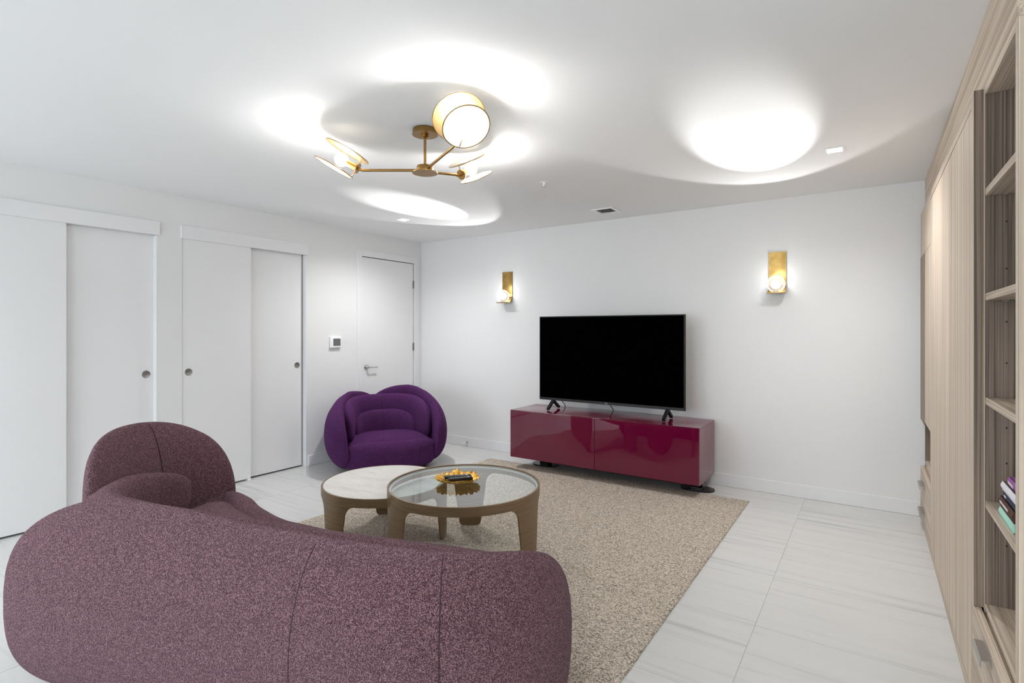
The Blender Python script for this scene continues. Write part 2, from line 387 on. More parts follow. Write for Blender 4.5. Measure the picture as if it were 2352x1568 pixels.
# closet headers, jambs
def trim(i, label, boxes, m='trim'):
    bm = bmesh.new()
    for b in boxes: box(bm, *b, bevel=0.0012, seg=1)
    return struct(obj('trim_%d' % i, bm, m), label, 'trim')
for i, (a, b) in enumerate((O1, O2)):
    trim(i+1, 'white header board above the %s closet' % ('near' if i == 0 else 'far'),
         [(LX-0.02, LX+0.015, a-0.006, b+0.012, 2.100, 2.206)])
    trim(i+3, 'white jamb around the %s closet opening' % ('near' if i == 0 else 'far'),
         [(LX-0.118, LX+0.0008, b-0.010, b+0.002, 0.0005, 2.099), (LX-0.118, LX-0.0008, a-0.002, a+0.006, 0.0005, 2.099)])
trim(5, 'flat white casing around the hinged door',
     [(LX+0.0005, LX+0.013, OD[0]-0.062, OD[0]+0.006, 0.0005, 2.243), (LX+0.0005, LX+0.013, OD[1]-0.006, OD[1]+0.07, 0.0005, 2.243),
      (LX+0.0005, LX+0.013, OD[0]+0.006, OD[1]-0.006, 2.171, 2.243)])
# sliding closet doors: front leaf then rear leaf in each closet
def slider(i, label, y0, y1, x, yk):
    d = sempty('door_%d' % i, label, 'door')
    bm = bmesh.new(); box(bm, x-0.034, x, y0, y1, 0.014, 2.112, bevel=0.001, seg=1); obj('panel', bm, 'door', d)
    if yk is not None:
        bm = bmesh.new(); mt = Matrix.Translation((x, yk, 1.009)) @ Matrix.Rotation(PI/2, 4, 'Y')
        lathe(bm, [(0.0, 0.0006), (0.019, 0.0006), (0.0225, 0.0030), (0.0275, 0.0034), (0.0290, 0.0020), (0.0292, 0.0002), (0.0, 0.0002)], 32, mt)
        obj('finger_pull', bm, 'pull', d, smooth=True, auto=40)
slider(1, 'white sliding closet door at the left edge of the photo, without visible pull', O1[0]-0.03, 1.354, LX-0.006, None)
slider(2, 'white sliding closet door with a pull at its right edge, beside the wall post', 1.33, O1[1]-0.008, LX-0.046, 1.862)
slider(3, 'white sliding closet door with a pull at its left edge', O2[0]+0.008, 2.690, LX-0.006, 2.157)
slider(4, 'white sliding closet door with a pull near the thermostat', 2.665, O2[1]-0.026, LX-0.046, 3.185)
bm = bmesh.new(); box(bm, LX-0.052, LX+0.004, 2.655, 2.687, 0.0005, 0.012); box(bm, LX-0.002, LX+0.004, 2.66, 2.68, 0.012, 0.045, bevel=0.001, seg=1)
tag(obj('floor_guide', bm, 'white_plastic'), 'small white sliding door guide on the floor at the closet door edge', 'guide')
# hinged door
d5 = sempty('door_5', 'plain white hinged door with chrome lever', 'door')
bm = bmesh.new(); box(bm, LX-0.045, LX-0.004, OD[0]+0.010, OD[1]-0.010, 0.008, 2.165, bevel=0.001, seg=1); obj('panel', bm, 'door', d5)
for z in (1.913, 1.155, 0.25):
    bm = bmesh.new(); box(bm, LX-0.004, LX+0.0005, OD[1]-0.022, OD[1]-0.002, z-0.045, z+0.045)
    lathe(bm, [(0, -0.046), (0.006, -0.046), (0.006, 0.046), (0, 0.046)], 12, Matrix.Translation((LX+0.006, OD[1]-0.008, z)))
    obj('hinge', bm, 'pull', d5)
bm = bmesh.new(); mt = Matrix.Translation((LX-0.004, 4.02, 0.943)) @ Matrix.Rotation(PI/2, 4, 'Y')
lathe(bm, [(0, 0.0), (0.030, 0.0), (0.031, 0.004), (0.029, 0.008), (0.012, 0.010), (0.011, 0.050), (0.0, 0.052)], 28, mt)
tube(bm, smooth_pts([(LX+0.042, 4.015, 0.943), (LX+0.046, 4.05, 0.943), (LX+0.045, 4.10, 0.942), (LX+0.042, 4.145, 0.941)], 5), 0.0075, 10)
obj('door_handle', bm, 'chrome', d5, smooth=True, auto=40)
# real gap around the leaf; on top a dark strip paints in its shade
bobj('door_stop', (LX-0.115, LX-0.05, OD[0]+0.001, OD[1]-0.001, 2.168, 2.174), 'dark', d5)

# ================================================================= PILLOW SHAPES FOR THE SEATING
class Path:
    def __init__(s, pts):
        P = smooth_pts([(x, y, 0) for x, y in pts], 16); s.P = P
        s.L = [0.0]
        for a, b in zip(P, P[1:]): s.L.append(s.L[-1] + (b-a).length)
        s.len = s.L[-1]
    def at(s, t):
        t = min(max(t, 0), s.len); i = 0
        lo, hi = 0, len(s.L)-1
        while hi-lo > 1:
            m = (lo+hi)//2
            if s.L[m] <= t: lo = m
            else: hi = m
        f = (t-s.L[lo])/max(s.L[hi]-s.L[lo], 1e-9)
        p = s.P[lo].lerp(s.P[hi], f)
        a, b = s.P[max(lo-1, 0)], s.P[min(hi+1, len(s.P)-1)]
        tg = (b-a).normalized(); return p, Vector((tg.y, -tg.x, 0))
class Pillow:
    """closed cushion: 2-D superellipse outline (a along, b up), inflated, mapped to 3-D by fn(a, b, t)"""
    def __init__(s, a0, a1, b0, b1, bc, T, fn, et=2.6, eb=3.0, p=3.0, q=0.55, skew=None, ea=None):
        s.c, s.h = (a0+a1)/2, (a1-a0)/2; s.b0, s.b1, s.bc = b0, b1, bc
        s.T, s.fn, s.et, s.eb, s.p, s.q = T, fn, et, eb, p, q; s.skew = skew; s.ea = ea
    def pt2(s, r, th):
        c, n = math.cos(th), math.sin(th); e = s.et if n >= 0 else s.eb
        x = math.copysign(abs(c)**(2/(s.ea if s.ea and n < 0 else e)), c)*s.h*r
        y = math.copysign(abs(n)**(2/e), n)*((s.b1-s.bc) if n >= 0 else (s.bc-s.b0))*r
        return s.c+x, s.bc+y
    def th_at(s, r): return s.T/2*max(1-r**s.p, 0)**s.q
    def rad(s, a, b):
        e = s.et if b >= s.bc else s.eb
        h = (s.b1-s.bc) if b >= s.bc else (s.bc-s.b0)
        ea = s.ea if s.ea and b < s.bc else e; lo, hi = 1e-3, 1.0
        for _ in range(30):
            m = (lo+hi)/2
            if abs((a-s.c)/(s.h*m))**ea + abs((b-s.bc)/(h*m))**e > 1: lo = m
            else: hi = m
        return hi
    def world(s, a, b, t):
        if s.skew: b = s.skew(a, b)
        return Vector(s.fn(a, b, t))
    def mesh(s, name, m, parent, n=88, rings=16):
        bm = bmesh.new(); R = [1-(1-i/rings)**2.2 for i in range(1, rings+1)]
        def side(sgn, edge):
            c = bm.verts.new(s.world(s.c, s.bc, sgn*s.T/2)); prev = None
            for i, r in enumerate(R):
                if i == len(R)-1 and edge: ring = edge
                else: ring = [bm.verts.new(s.world(*s.pt2(r, 2*PI*k/n), sgn*s.th_at(r))) for k in range(n)]
                for k in range(n):
                    k2 = (k+1) % n
                    if prev is None: f = (c, ring[k], ring[k2])
                    else: f = (prev[k], ring[k], ring[k2], prev[k2])
                    bm.faces.new(f if sgn > 0 else f[::-1])
                prev = ring
            return prev
        e = side(1, None); side(-1, e)
        return obj(name, bm, m, parent, smooth=True)
    def seam(s, a, sgn, m, parent, r=0.0022, lo=0.02, hi=0.98):
        pts = []; N = 40
        for i in range(N+1):
            b = s.b0 + (s.b1-s.b0)*(lo+(hi-lo)*i/N); rr = s.rad(a, b)
            if rr >= 0.999: continue
            pts.append(s.world(a, b, sgn*(s.th_at(rr)-0.0003)))
        bm = bmesh.new(); tube(bm, pts, r, 6); return obj('seam', bm, m, parent, smooth=True)
def wall_map(path, B=0.10, zm=0.38, zh=0.40, extra=None, Bb=None):
    def fn(a, b, t):
        p, n = path.at(a); k = B if b > zm or Bb is None else Bb
        off = -k*((b-zm)/(zh if b > zm else zm))**2
        if extra: off += extra(a, b)
        q = p + n*(t+off); return (q.x, q.y, b)
    return fn
def flat_map(z, dome=0.0):
    def fn(a, b, t): return (a, b, z+t)
    return fn

# ----------------------------------------------------------------- mauve settee (seen from behind)
SO = (-1.875, 1.39, 0.0); SN = (-0.294, 0.956)
settee = thing('settee', 'large mauve boucle settee in the foreground with its rounded back to us', 'sofa', SO, math.atan2(SN[1], SN[0])-PI/2)
def lerp_tab(x, tab):
    for (x0, y0), (x1, y1) in zip(tab, tab[1:]):
        if x <= x1: return y0+(y1-y0)*min(max((x-x0)/(x1-x0), 0), 1)
    return tab[-1][1]
lobe_back = Path([(-1.005, -0.525), (-0.87, -0.508), (-0.55, -0.485), (-0.3, -0.477), (0.0, -0.475), (0.45, -0.475), (0.70, -0.445), (0.89, -0.35), (1.00, -0.19), (1.03, -0.02)])
pb = Pillow(0.0, lobe_back.len, 0.03, 0.715, 0.36, 0.17, wall_map(lobe_back, 0.10, 0.34, 0.40, None, 0.045), et=3.4, eb=4.4, ea=12)
pb.skew = lambda a, b: b*lerp_tab(a, [(0, 1.06), (0.3, 1.06), (0.55, 1.02), (0.95, 0.972), (1.35, 0.952), (1.75, 0.952), (2.15, 0.98), (2.7, 1.0)])
o = pb.mesh('back_shell', 'boucle', settee, n=128, rings=20)
pb.seam(1.30, 1, 'thread', o, r=0.0016); pb.seam(1.74, 1, 'thread', o, r=0.0018)
lobe_left = Path([(-0.93, -0.26), (-1.05, -0.13), (-1.14, 0.04), (-1.17, 0.24), (-1.10, 0.44), (-0.98, 0.55)])
pl = Pillow(0.0, lobe_left.len, 0.03, 0.88, 0.42, 0.15, wall_map(lobe_left, 0.05, 0.38, 0.45, None, 0.04), et=2.2, eb=3.6)
o = pl.mesh('side_shell', 'boucle', settee, n=96, rings=16)
pl.seam(0.55, 1, 'thread', o, r=0.0030)
inner = Path([(0.93, -0.05), (0.84, -0.19), (0.60, -0.275), (0.2, -0.30), (-0.3, -0.30), (-0.62, -0.30), (-0.87, -0.27), (-1.00, -0.11), (-1.045, 0.08), (-1.01, 0.285)][::-1])
pi = Pillow(0.0, inner.len, 0.30, 0.655, 0.48, 0.20, wall_map(inner, 0.04, 0.5, 0.25), et=3.6, eb=3.0)
pi.skew = lambda a, b: b*lerp_tab(a, [(0, 1.055), (0.35, 1.075), (0.9, 1.02), (1.4, 1.0), (2.2, 0.985), (2.8, 0.97)])
pi.mesh('inner_back', 'boucle', settee, n=128)
def bend(z):
    def fn(a, b, t): return (a, b + 0.55*max(0, -(a+0.24))**2 + 0.10*max(0, a-0.3)**2, z+t+0.055*min(1, max(0, -(a+0.35))/0.5))
    return fn
ps = Pillow(-0.97, 0.86, -0.28, 0.205, -0.02, 0.19, bend(0.372), et=3.6, eb=3.5)
ps.mesh('seat_cushion', 'boucle', settee, n=96)
pf = Pillow(-1.11, 0.97, -0.36, 0.25, -0.02, 0.38, bend(0.225), et=5.0, eb=3.5, q=0.4, p=6.0)
pf.mesh('seat_body', 'boucle', settee, n=96)
front = Path([(-1.06, 0.34), (-1.01, 0.505), (-0.85, 0.445), (-0.70, 0.352), (-0.45, 0.262), (-0.2, 0.232), (0.3, 0.232), (0.7, 0.248), (0.95, 0.272)])
pr_ = Pillow(0.0, front.len, 0.03, 0.432, 0.24, 0.215, wall_map(front, 0.0), et=4.5, eb=6.0, p=2.4, q=0.5, ea=12)
pr_.skew = lambda a, b: b*lerp_tab(a, [(0, 1.06), (0.15, 1.11), (0.4, 1.09), (0.75, 1.01), (1.1, 0.98), (2.4, 0.98)])
pr_.mesh('front_roll', 'boucle', settee, n=128)
bm = bmesh.new(); box(bm, -0.7, 0.8, -0.25, 0.15, 0.0155, 0.08, bevel=0.01); obj('base', bm, 'seat_base', settee)

# ----------------------------------------------------------------- purple armchair
PN = (0.85, -0.53); PO = (-4.105, 3.785, 0.0)
chair = thing('armchair', 'deep purple felt armchair with rounded wings in the far left corner by the door', 'armchair', PO, math.atan2(PN[1], PN[0])-PI/2)
half = [(0.0, -0.375), (0.2, -0.36), (0.38, -0.27), (0.475, -0.08), (0.505, 0.14), (0.485, 0.33), (0.43, 0.44)]
plan = [(-x, y) for x, y in half[::-1]] + half[1:]
full = Path(plan); mid = full.len/2
# local +x (sitter's right) shows on the left of the picture
def wing(a, b):      # the wings come down towards their front edges
    q_ = abs(a-mid)/mid
    return b*(1-0.30*max(0, q_-0.35)**1.5/0.52)
pr = Pillow(mid+0.005, full.len, 0.02, 0.725, 0.34, 0.19, wall_map(full, 0.085, 0.34, 0.38, None, 0.10), et=4.2, eb=2.8); pr.skew = wing
pr.mesh('outer_shell', 'felt', chair)
pL = Pillow(0.0, mid+0.12, 0.02, 0.770, 0.34, 0.19, wall_map(full, 0.085, 0.34, 0.40, None, 0.10), et=3.6, eb=2.8); pL.skew = wing
pL.mesh('outer_shell', 'felt', chair)
h2 = [(0.0, -0.245), (0.18, -0.23), (0.30, -0.15), (0.365, 0.0), (0.38, 0.16), (0.37, 0.30)]
ip = Path([(-x, y) for x, y in h2[::-1]] + h2[1:]); m2 = ip.len/2
pc = Pillow(0.0, ip.len, 0.22, 0.685, 0.40, 0.18, wall_map(ip, 0.03, 0.45, 0.25), et=2.9, eb=3.2)
o = pc.mesh('inner_back', 'felt', chair); pc.seam(m2, -1, 'thread2', o, lo=0.3); pc.seam(m2-0.42, -1, 'thread2', o, r=0.0014, lo=0.3); pc.seam(m2+0.42, -1, 'thread2', o, r=0.0014, lo=0.3)
h3 = [(0.0, -0.13), (0.15, -0.12), (0.25, -0.05), (0.285, 0.06)]
lp = Path([(-x, y) for x, y in h3[::-1]] + h3[1:]); m3 = lp.len/2
pk = Pillow(0.0, lp.len, 0.20, 0.535, 0.31, 0.15, wall_map(lp, 0.02, 0.4, 0.2), et=2.6, eb=3.0)
o = pk.mesh('lumbar_cushion', 'felt', chair); pk.seam(m3, -1, 'thread2', o, lo=0.25)
pq = Pillow(-0.41, 0.41, -0.18, 0.42, 0.12, 0.14, flat_map(0.268), et=3.4, eb=2.6)
pq.mesh('seat_cushion', 'felt', chair)
fp = Path([(0.43, 0.36), (0.2, 0.43), (0.0, 0.445), (-0.2, 0.43), (-0.43, 0.36)][::-1])
def front_fn(a, b, t):
    p, n = fp.at(a); q = p - n*(t-0.07*((b-0.22)/0.22)**2); return (q.x, q.y, b)
pp = Pillow(0.0, fp.len, 0.02, 0.308, 0.17, 0.16, front_fn, et=5.0, eb=5.0)
o = pp.mesh('front_panel', 'felt', chair); pp.seam(0.22, 1, 'thread2', o, r=0.0014); pp.seam(fp.len-0.22, 1, 'thread2', o, r=0.0014)
bm = bmesh.new(); box(bm, -0.36, 0.36, -0.22, 0.32, 0.0005, 0.22, bevel=0.03); obj('base', bm, 'seat_base', chair)

# ================================================================= RUG
RUG = (-3.33, -0.795, 0.95, 4.535)
def make_rug():
    bm = bmesh.new(); nx, ny = 170, 240; x0, x1, y0, y1 = RUG; V = {}
    for i in range(nx+1):
        for j in range(ny+1):
            x, y = x0+(x1-x0)*i/nx, y0+(y1-y0)*j/ny
            e = min(i, nx-i, j, ny-j)
            z = 0.0115 + 0.0022*noise.noise((x*40, y*40, 0)) + 0.001*noise.noise((x*9, y*9, 3))
            if e == 0:
                z = 0.006; k = 0.004*noise.noise((x*25, y*25, 7))
                if i in (0, nx): x += k
                if j in (0, ny): y += k
            V[i, j] = bm.verts.new((x, y, z))
    for i in range(nx):
        for j in range(ny): bm.faces.new((V[i, j], V[i+1, j], V[i+1, j+1], V[i, j+1]))
    edge = [V[i, 0] for i in range(nx+1)] + [V[nx, j] for j in range(1, ny+1)] + [V[i, ny] for i in range(nx-1, -1, -1)] + [V[0, j] for j in range(ny-1, 0, -1)]
    low = [bm.verts.new((v.co.x, v.co.y, 0.0006)) for v in edge]; n = len(edge)
    for k in range(n): bm.faces.new((edge[k], low[k], low[(k+1) % n], edge[(k+1) % n]))
    bm.faces.new(low)
    return obj('rug', bm, 'rug', smooth=True)
tag(make_rug(), 'large greige wool loop rug under the coffee tables', 'rug')

# ================================================================= COFFEE TABLES
def drum_table(name, label, loc, R, H, legs, top, leg_w, skirt, wall=0.011):
    t = thing(name, label, 'coffee table', (loc[0], loc[1], 0.0148))
    H -= 0.0148
    zb_top = H-skirt; hw0, hw1, fr, cr = leg_w*0.50, leg_w*0.74, 0.075, 0.03
    def zb(s):
        s = abs(s)
        if s <= hw0-cr: return 0.0
        if s <= hw0: return cr*(1-math.sqrt(max(0, 1-((s-hw0+cr)/cr)**2)))
        zc = zb_top-fr
        if s <= hw1: return cr+(zc-cr)*(s-hw0)/(hw1-hw0)
        if s <= hw1+fr: return zc + fr*math.sin(math.acos(max(0, 1-(s-hw1)/fr)))
        return zb_top
    offs = [0, hw0*0.4, hw0*0.8, hw0-cr, hw0-0.022, hw0-0.014, hw0-0.008, hw0-0.004, hw0-0.0015, hw0+0.0005]
    offs += [hw0+(hw1-hw0)*k/8 for k in range(1, 9)] + [hw1+fr*(1-math.cos(PI/2*k/8)) for k in range(1, 9)]
    ang = set()
    for L in legs:
        for o_ in offs:
            for sg in (-1, 1): ang.add(round((L+sg*o_/R) % (2*PI), 6))
    for k in range(96): ang.add(round(2*PI*k/96, 6))
    A = sorted(ang)
    def zang(a):
        return min(zb(R*abs((a-L+PI) % (2*PI)-PI)) for L in legs)
    bm = bmesh.new(); Ro, Ri = R, R-wall; n = len(A)
    cols = []
    for a in A:
        c, s_ = math.cos(a), math.sin(a); z0 = zang(a)
        row_o = [bm.verts.new((Ro*c, Ro*s_, z0+(H-z0)*k/3)) for k in range(4)]
        row_i = [bm.verts.new((Ri*c, Ri*s_, z0+(H-z0)*k/3)) for k in range(4)]
        cols.append((row_o, row_i))
    for k in range(n):
        (o0, i0), (o1, i1) = cols[k], cols[(k+1) % n]
        for j in range(3):
            bm.faces.new((o0[j], o1[j], o1[j+1], o0[j+1])); bm.faces.new((i0[j], i0[j+1], i1[j+1], i1[j]))
        bm.faces.new((o0[3], o1[3], i1[3], i0[3])); bm.faces.new((o0[0], i0[0], i1[0], o1[0]))
    obj('frame', bm, 'table_frame', t, smooth=True, auto=35)
    bm = bmesh.new(); ri = Ri-0.0008
    if top == 'glass':
        lathe(bm, [(0, H-0.016), (ri, H-0.016), (ri, H-0.004), (0, H-0.004)], 96); obj('glass_top', bm, 'table_glass', t)
        bm = bmesh.new(); lathe(bm, [(ri-0.010, H-0.020), (ri, H-0.020), (ri, H-0.0165), (ri-0.010, H-0.0165), (ri-0.010, H-0.020)], 96); obj('glass_edge', bm, 'edge', t)
        bm = bmesh.new(); lathe(bm, [(Ri-0.0005, H-0.034), (Ri-0.015, H-0.034), (Ri-0.015, H-0.0205), (Ri-0.0005, H-0.0205), (Ri-0.0005, H-0.034)], 96)
        obj('glass_rebate', bm, 'table_frame', t)
    else:
        lathe(bm, [(0, H-0.028), (ri, H-0.028), (ri, H-0.002), (ri-0.002, H+0.0005), (0, H+0.0005)], 96); obj('marble_top', bm, 'marble', t, smooth=True, auto=30)
    return t
phi = YAW       # camera heading, used only to turn the legs
GL = (-2.036, 2.511); ML = (-2.642, 2.441)
drum_table('coffee_table', 'round bronze coffee table with clear glass top holding the gold leaf dish', GL, 0.455, 0.432, [PI/2+phi, math.radians(215)+phi, PI*11/6+phi], 'glass', 0.150, 0.052)
drum_table('coffee_table', 'round bronze coffee table with cream marble top tucked under the glass one', ML, 0.400, 0.368, [math.radians(103)+phi, math.radians(232)+phi, math.radians(352)+phi], 'marble', 0.138, 0.052)

# gold leaf dish and remotes (on the glass)
GT = 0.4285
def leaf_dish():
    bm = bmesh.new(); n, m = 120, 10; V = []
    for j in range(m+1):
        u = j/m; row = []
        for k in range(n):
            a = 2*PI*k/n
            ruf = 0.5+0.5*noise.noise((math.cos(a)*3.2, math.sin(a)*3.2, 1.7)); sp = noise.noise((math.cos(a)*9, math.sin(a)*9, 4.2))
            r = (0.012+0.128*u)*(1+0.10*u*sp)
            z = 0.003+0.034*u**2.4*(0.65+0.6*ruf) + 0.014*u**4*sp + 0.004*u*math.sin(a*23)*u
            row.append((r*math.cos(a), r*math.sin(a)*0.96, max(z, 0.0012)))
        V.append(row)
    top = [[bm.verts.new(p) for p in row] for row in V]; bot = [[bm.verts.new((p[0]*0.998, p[1]*0.998, p[2]-0.0012)) for p in row] for row in V]
    for G_, fl_ in ((top, 1), (bot, -1)):
        for j in range(m):
            for k in range(n):
                f = (G_[j][k], G_[j+1][k], G_[j+1][(k+1) % n], G_[j][(k+1) % n]); bm.faces.new(f if fl_ > 0 else f[::-1])
        bm.faces.new(G_[0] if fl_ < 0 else G_[0][::-1])
    for k in range(n): bm.faces.new((top[m][k], bot[m][k], bot[m][(k+1) % n], top[m][(k+1) % n]))
    return obj('leaf_dish', bm, 'gold', smooth=True, loc=(-2.085, 2.508, GT))
tag(leaf_dish(), 'gilded ruffled leaf dish holding two remotes on the glass table', 'dish')
def remote(label, loc, rz, L, W, tilt):
    t = thing('remote_control', label, 'remote', loc, rz, 'remotes in the gold dish'); t.rotation_euler = (0, tilt, rz)
    bm = bmesh.new(); box(bm, -L/2, L/2, -W/2, W/2, 0, 0.017, bevel=0.006, seg=3); obj('body', bm, 'black', t, smooth=True, auto=40)
    bm = bmesh.new()
    for i in range(9):
        for j in range(3):
            x, y = -L*0.36+L*0.72*i/8, (j-1)*W*0.28
            box(bm, x-0.0042, x+0.0042, y-0.0045, y+0.0045, 0.0165, 0.0185, bevel=0.0008, seg=1)
    o = obj('buttons', bm, simple('remote_button', (0.10, 0.10, 0.11), 0.3), t)
    bm = bmesh.new(); box(bm, L*0.30, L*0.36, -0.004, 0.004, 0.0168, 0.0192); obj('power_button', bm, 'white_plastic', t)
remote('black remote at the back of the gold dish', (-2.102, 2.530, GT+0.017), 0.80, 0.165, 0.042, 0.0)
remote('black remote at the front of the gold dish', (-2.060, 2.502, GT+0.017), 0.90, 0.150, 0.040, 0.0)

# ================================================================= MEDIA CONSOLE + TELEVISION
CX0, CX1, CY0, CY1, CB, CT = -2.93, -1.125, 4.325, 4.82, 0.118, 0.577
con = thing('media_console', 'glossy burgundy media console floating on black feet under the television', 'console', ((CX0+CX1)/2, (CY0+CY1)/2, 0))
ox, oy = (CX0+CX1)/2, (CY0+CY1)/2
hx, hy = (CX1-CX0)/2, (CY1-CY0)/2
bobj('carcass', (-hx+0.004, hx-0.004, -hy+0.024, hy, CB+0.002, CT-0.010), 'lacquer_top', con, 0.001, 1)
bobj('top_panel', (-hx, hx, -hy+0.002, hy, CT-0.0095, CT), 'lacquer_top', con, 0.001, 1)
bobj('side_panel', (hx-0.0035, hx, -hy+0.0205, hy, CB, CT-0.010), 'lacquer_top', con); bobj('side_panel', (-hx, -hx+0.0035, -hy+0.0205, hy, CB, CT-0.010), 'lacquer_top', con)
gx = -2.031-ox
for a, b in ((-hx+0.001, gx-0.002), (gx+0.002, hx-0.001)):
    bobj('door', (a, b, -hy, -hy+0.020, CB+0.001, CT-0.011), 'lacquer', con, 0.0012, 1)
def foot(cx):
    bm = bmesh.new()
    pts = []
    for k in range(13): a = PI/2+PI*k/12; pts.append((-0.055+0.085*math.cos(a), 0.085*math.sin(a)))
    for k in range(13): a = -PI/2+PI*k/12; pts.append((0.055+0.085*math.cos(a), 0.085*math.sin(a)))
    prism(bm, pts, lambda p, h: (cx+p[0], 0.085+p[1], h), 0.0008, 0.010)
    box(bm, cx-0.05, cx+0.05, 0.045, 0.125, 0.0101, CB+0.0025, bevel=0.003, seg=1)
    obj('foot', bm, 'blackgloss', con, smooth=True, auto=35)
foot(-hx+0.21); foot(hx-0.10)
bobj('stretcher', (-hx+0.25, hx-0.15, 0.055, 0.085, 0.030, 0.070), 'blackgloss', con, 0.002, 1)

tv = thing('television', 'large black flat screen television standing on the burgundy console', 'television', (-2.022, 4.57, CT))
TX, TZ0, TZ1 = 0.7175, 0.667-CT, 1.489-CT
bobj('bezel', (-TX, TX, -0.006, 0.020, TZ0, TZ1), 'black', tv, 0.002, 1)
bobj('screen', (-TX+0.011, TX-0.011, -0.0075, -0.0055, TZ0+0.026, TZ1-0.010), 'screen', tv)
bobj('back_housing', (-TX*0.75, TX*0.75, 0.0205, 0.06, TZ0+0.06, TZ0+0.45), 'black', tv, 0.01, 2)
bobj('chin_strip', (-TX+0.004, TX-0.004, -0.0085, -0.0045, TZ0+0.002, TZ0+0.022), simple('dark_grey_strip', (0.022, 0.022, 0.023), 0.4, 0.3), tv)
cu = bpy.data.curves.new('logo', 'FONT'); cu.body = 'TCL'; cu.size = 0.017; cu.align_x = 'CENTER'; cu.extrude = 0.0004
lo = bpy.data.objects.new('logo', cu); COL.objects.link(lo); bpy.context.view_layer.update()
lm = bpy.data.meshes.new_from_object(lo.evaluated_get(bpy.context.evaluated_depsgraph_get())); bpy.data.objects.remove(lo)
lo = bpy.data.objects.new('logo', lm); COL.objects.link(lo); lm.materials.clear(); lm.materials.append(M['chrome']); lo.parent = tv; lo.rotation_euler = (PI/2, 0, 0); lo.location = (0.0, -0.0088, TZ0+0.006)
def tvfoot(cx):
    # diamond ring leg: apex under the set, one bar sweeping to the front, one to the back
    bm = bmesh.new()
    outer = [(0.0, 0.092), (-0.125, 0.004), (-0.118, 0.0), (-0.085, 0.0), (0.028, 0.079)]
    # front bar, rear bar, as bent flat bars in the y-z plane
    def bar(p, q, w_):
        d = Vector((q[0]-p[0], q[1]-p[1])).normalized(); n_ = Vector((-d.y, d.x))*w_/2
        poly = [(p[0]+n_.x, p[1]+n_.y), (q[0]+n_.x, q[1]+n_.y), (q[0]-n_.x, q[1]-n_.y), (p[0]-n_.x, p[1]-n_.y)]
        prism(bm, poly, lambda s_, h: (cx+h, s_[0], s_[1]), -0.013, 0.013)
    bar((0.005, 0.092), (-0.105, 0.0125), 0.022); bar((-0.005, 0.092), (0.115, 0.0125), 0.022)
    pass
    bmesh.ops.remove_doubles(bm, verts=bm.verts, dist=1e-5)
    obj('foot', bm, 'black', tv)
tvfoot(-0.565); tvfoot(0.565)
for cxx, lab in ((-2.60, 'thin black cable hanging behind the television, near its left foot'), (-2.075, 'thin black cable hanging behind the middle of the television')):
    bm = bmesh.new(); tube(bm, smooth_pts([(cxx-0.02, 4.650, 0.735), (cxx-0.012, 4.70, 0.69), (cxx-0.004, 4.78, 0.635), (cxx, 4.835, 0.59), (cxx, 4.848, 0.54), (cxx, 4.852, 0.30)], 6), 0.0035, 8)
    tag(obj('cable', bm, 'black', smooth=True), lab, 'cable')

# ================================================================= WALL SCONCES
def sconce(label, x, aim):
    t = thing('wall_sconce', label, 'wall lamp', (x, BY, 1.65), 0, 'brass wall sconces')
    W2_ = 0.066
    prof = [(-0.0008, 0.350), (-0.010, 0.350), (-0.010, 0.075), (-0.058, 0.010), (-0.130, 0.010), (-0.130, 0.003), (-0.054, 0.003), (-0.0008, 0.070)]
    bm = bmesh.new(); prism(bm, prof, lambda p, h: (h, p[0], p[1]), -W2_, W2_); obj('backplate', bm, 'sconce', t)
    c = Vector((0, -0.092, 0.078))
    bm = bmesh.new(); mt = Matrix.Translation(c)
    lathe(bm, [(0, -0.069)] + [(0.069*math.sin(PI*k/20), -0.069*math.cos(PI*k/20)) for k in range(1, 20)] + [(0, 0.069)], 32, mt)
    obj('glass_globe', bm, 'globe', t, smooth=True)
    bm = bmesh.new(); lathe(bm, [(0, 0.0), (0.020, 0.0), (0.020, 0.022), (0, 0.022)], 20, Matrix.Translation((0, -0.092, 0.0105))); obj('socket', bm, 'sconce', t, smooth=True, auto=40)
    bm = bmesh.new(); lathe(bm, [(0, -0.040)] + [(0.040*math.sin(PI*k/14), -0.040*math.cos(PI*k/14)) for k in range(1, 14)] + [(0, 0.040)], 24, mt)
    obj('bulb', bm, 'led', t, smooth=True)
    # the lamp's own beam, thrown up and out onto the ceiling by the lens
    def spot(e, size, blend, p, to, rad):
        l = bpy.data.lights.new('sconce_beam', 'SPOT'); l.energy = e; l.spot_size = math.radians(size); l.spot_blend = blend; l.shadow_soft_size = rad; l.color = (1, 0.995, 0.985)
        s = bpy.data.objects.new('sconce_beam', l); COL.objects.link(s); s.location = p
        s.rotation_euler = (Vector(to)-Vector(p)).to_track_quat('-Z', 'Y').to_euler()
    p = Vector((x, BY, 1.65)) + c + Vector((0, -0.035, 0.075))
    spot(SC_SPOT, 27, 0.55, p, aim, 0.01)
    spot(SC_WIDE, 62, 0.25, p, (aim[0], aim[1], CZ), 0.01)
    q = Vector((x, BY, 1.65)) + c + Vector((0, 0.0, 0.0))
    l = bpy.data.lights.new('sconce_glow', 'POINT'); l.energy = 0.12; l.shadow_soft_size = 0.04; l.color = (1, 0.995, 0.985)
    s = bpy.data.objects.new('sconce_glow', l); COL.objects.link(s); s.location = q + Vector((0, -0.03, 0.085))
SC_SPOT, SC_WIDE = 80, 8
sconce('brass wall sconce with clear glass globe on the left of the television', -3.345, (-3.33, 3.63, CZ))
sconce('brass wall sconce with clear glass globe on the right of the television', -0.640, (-0.575, 3.47, CZ))

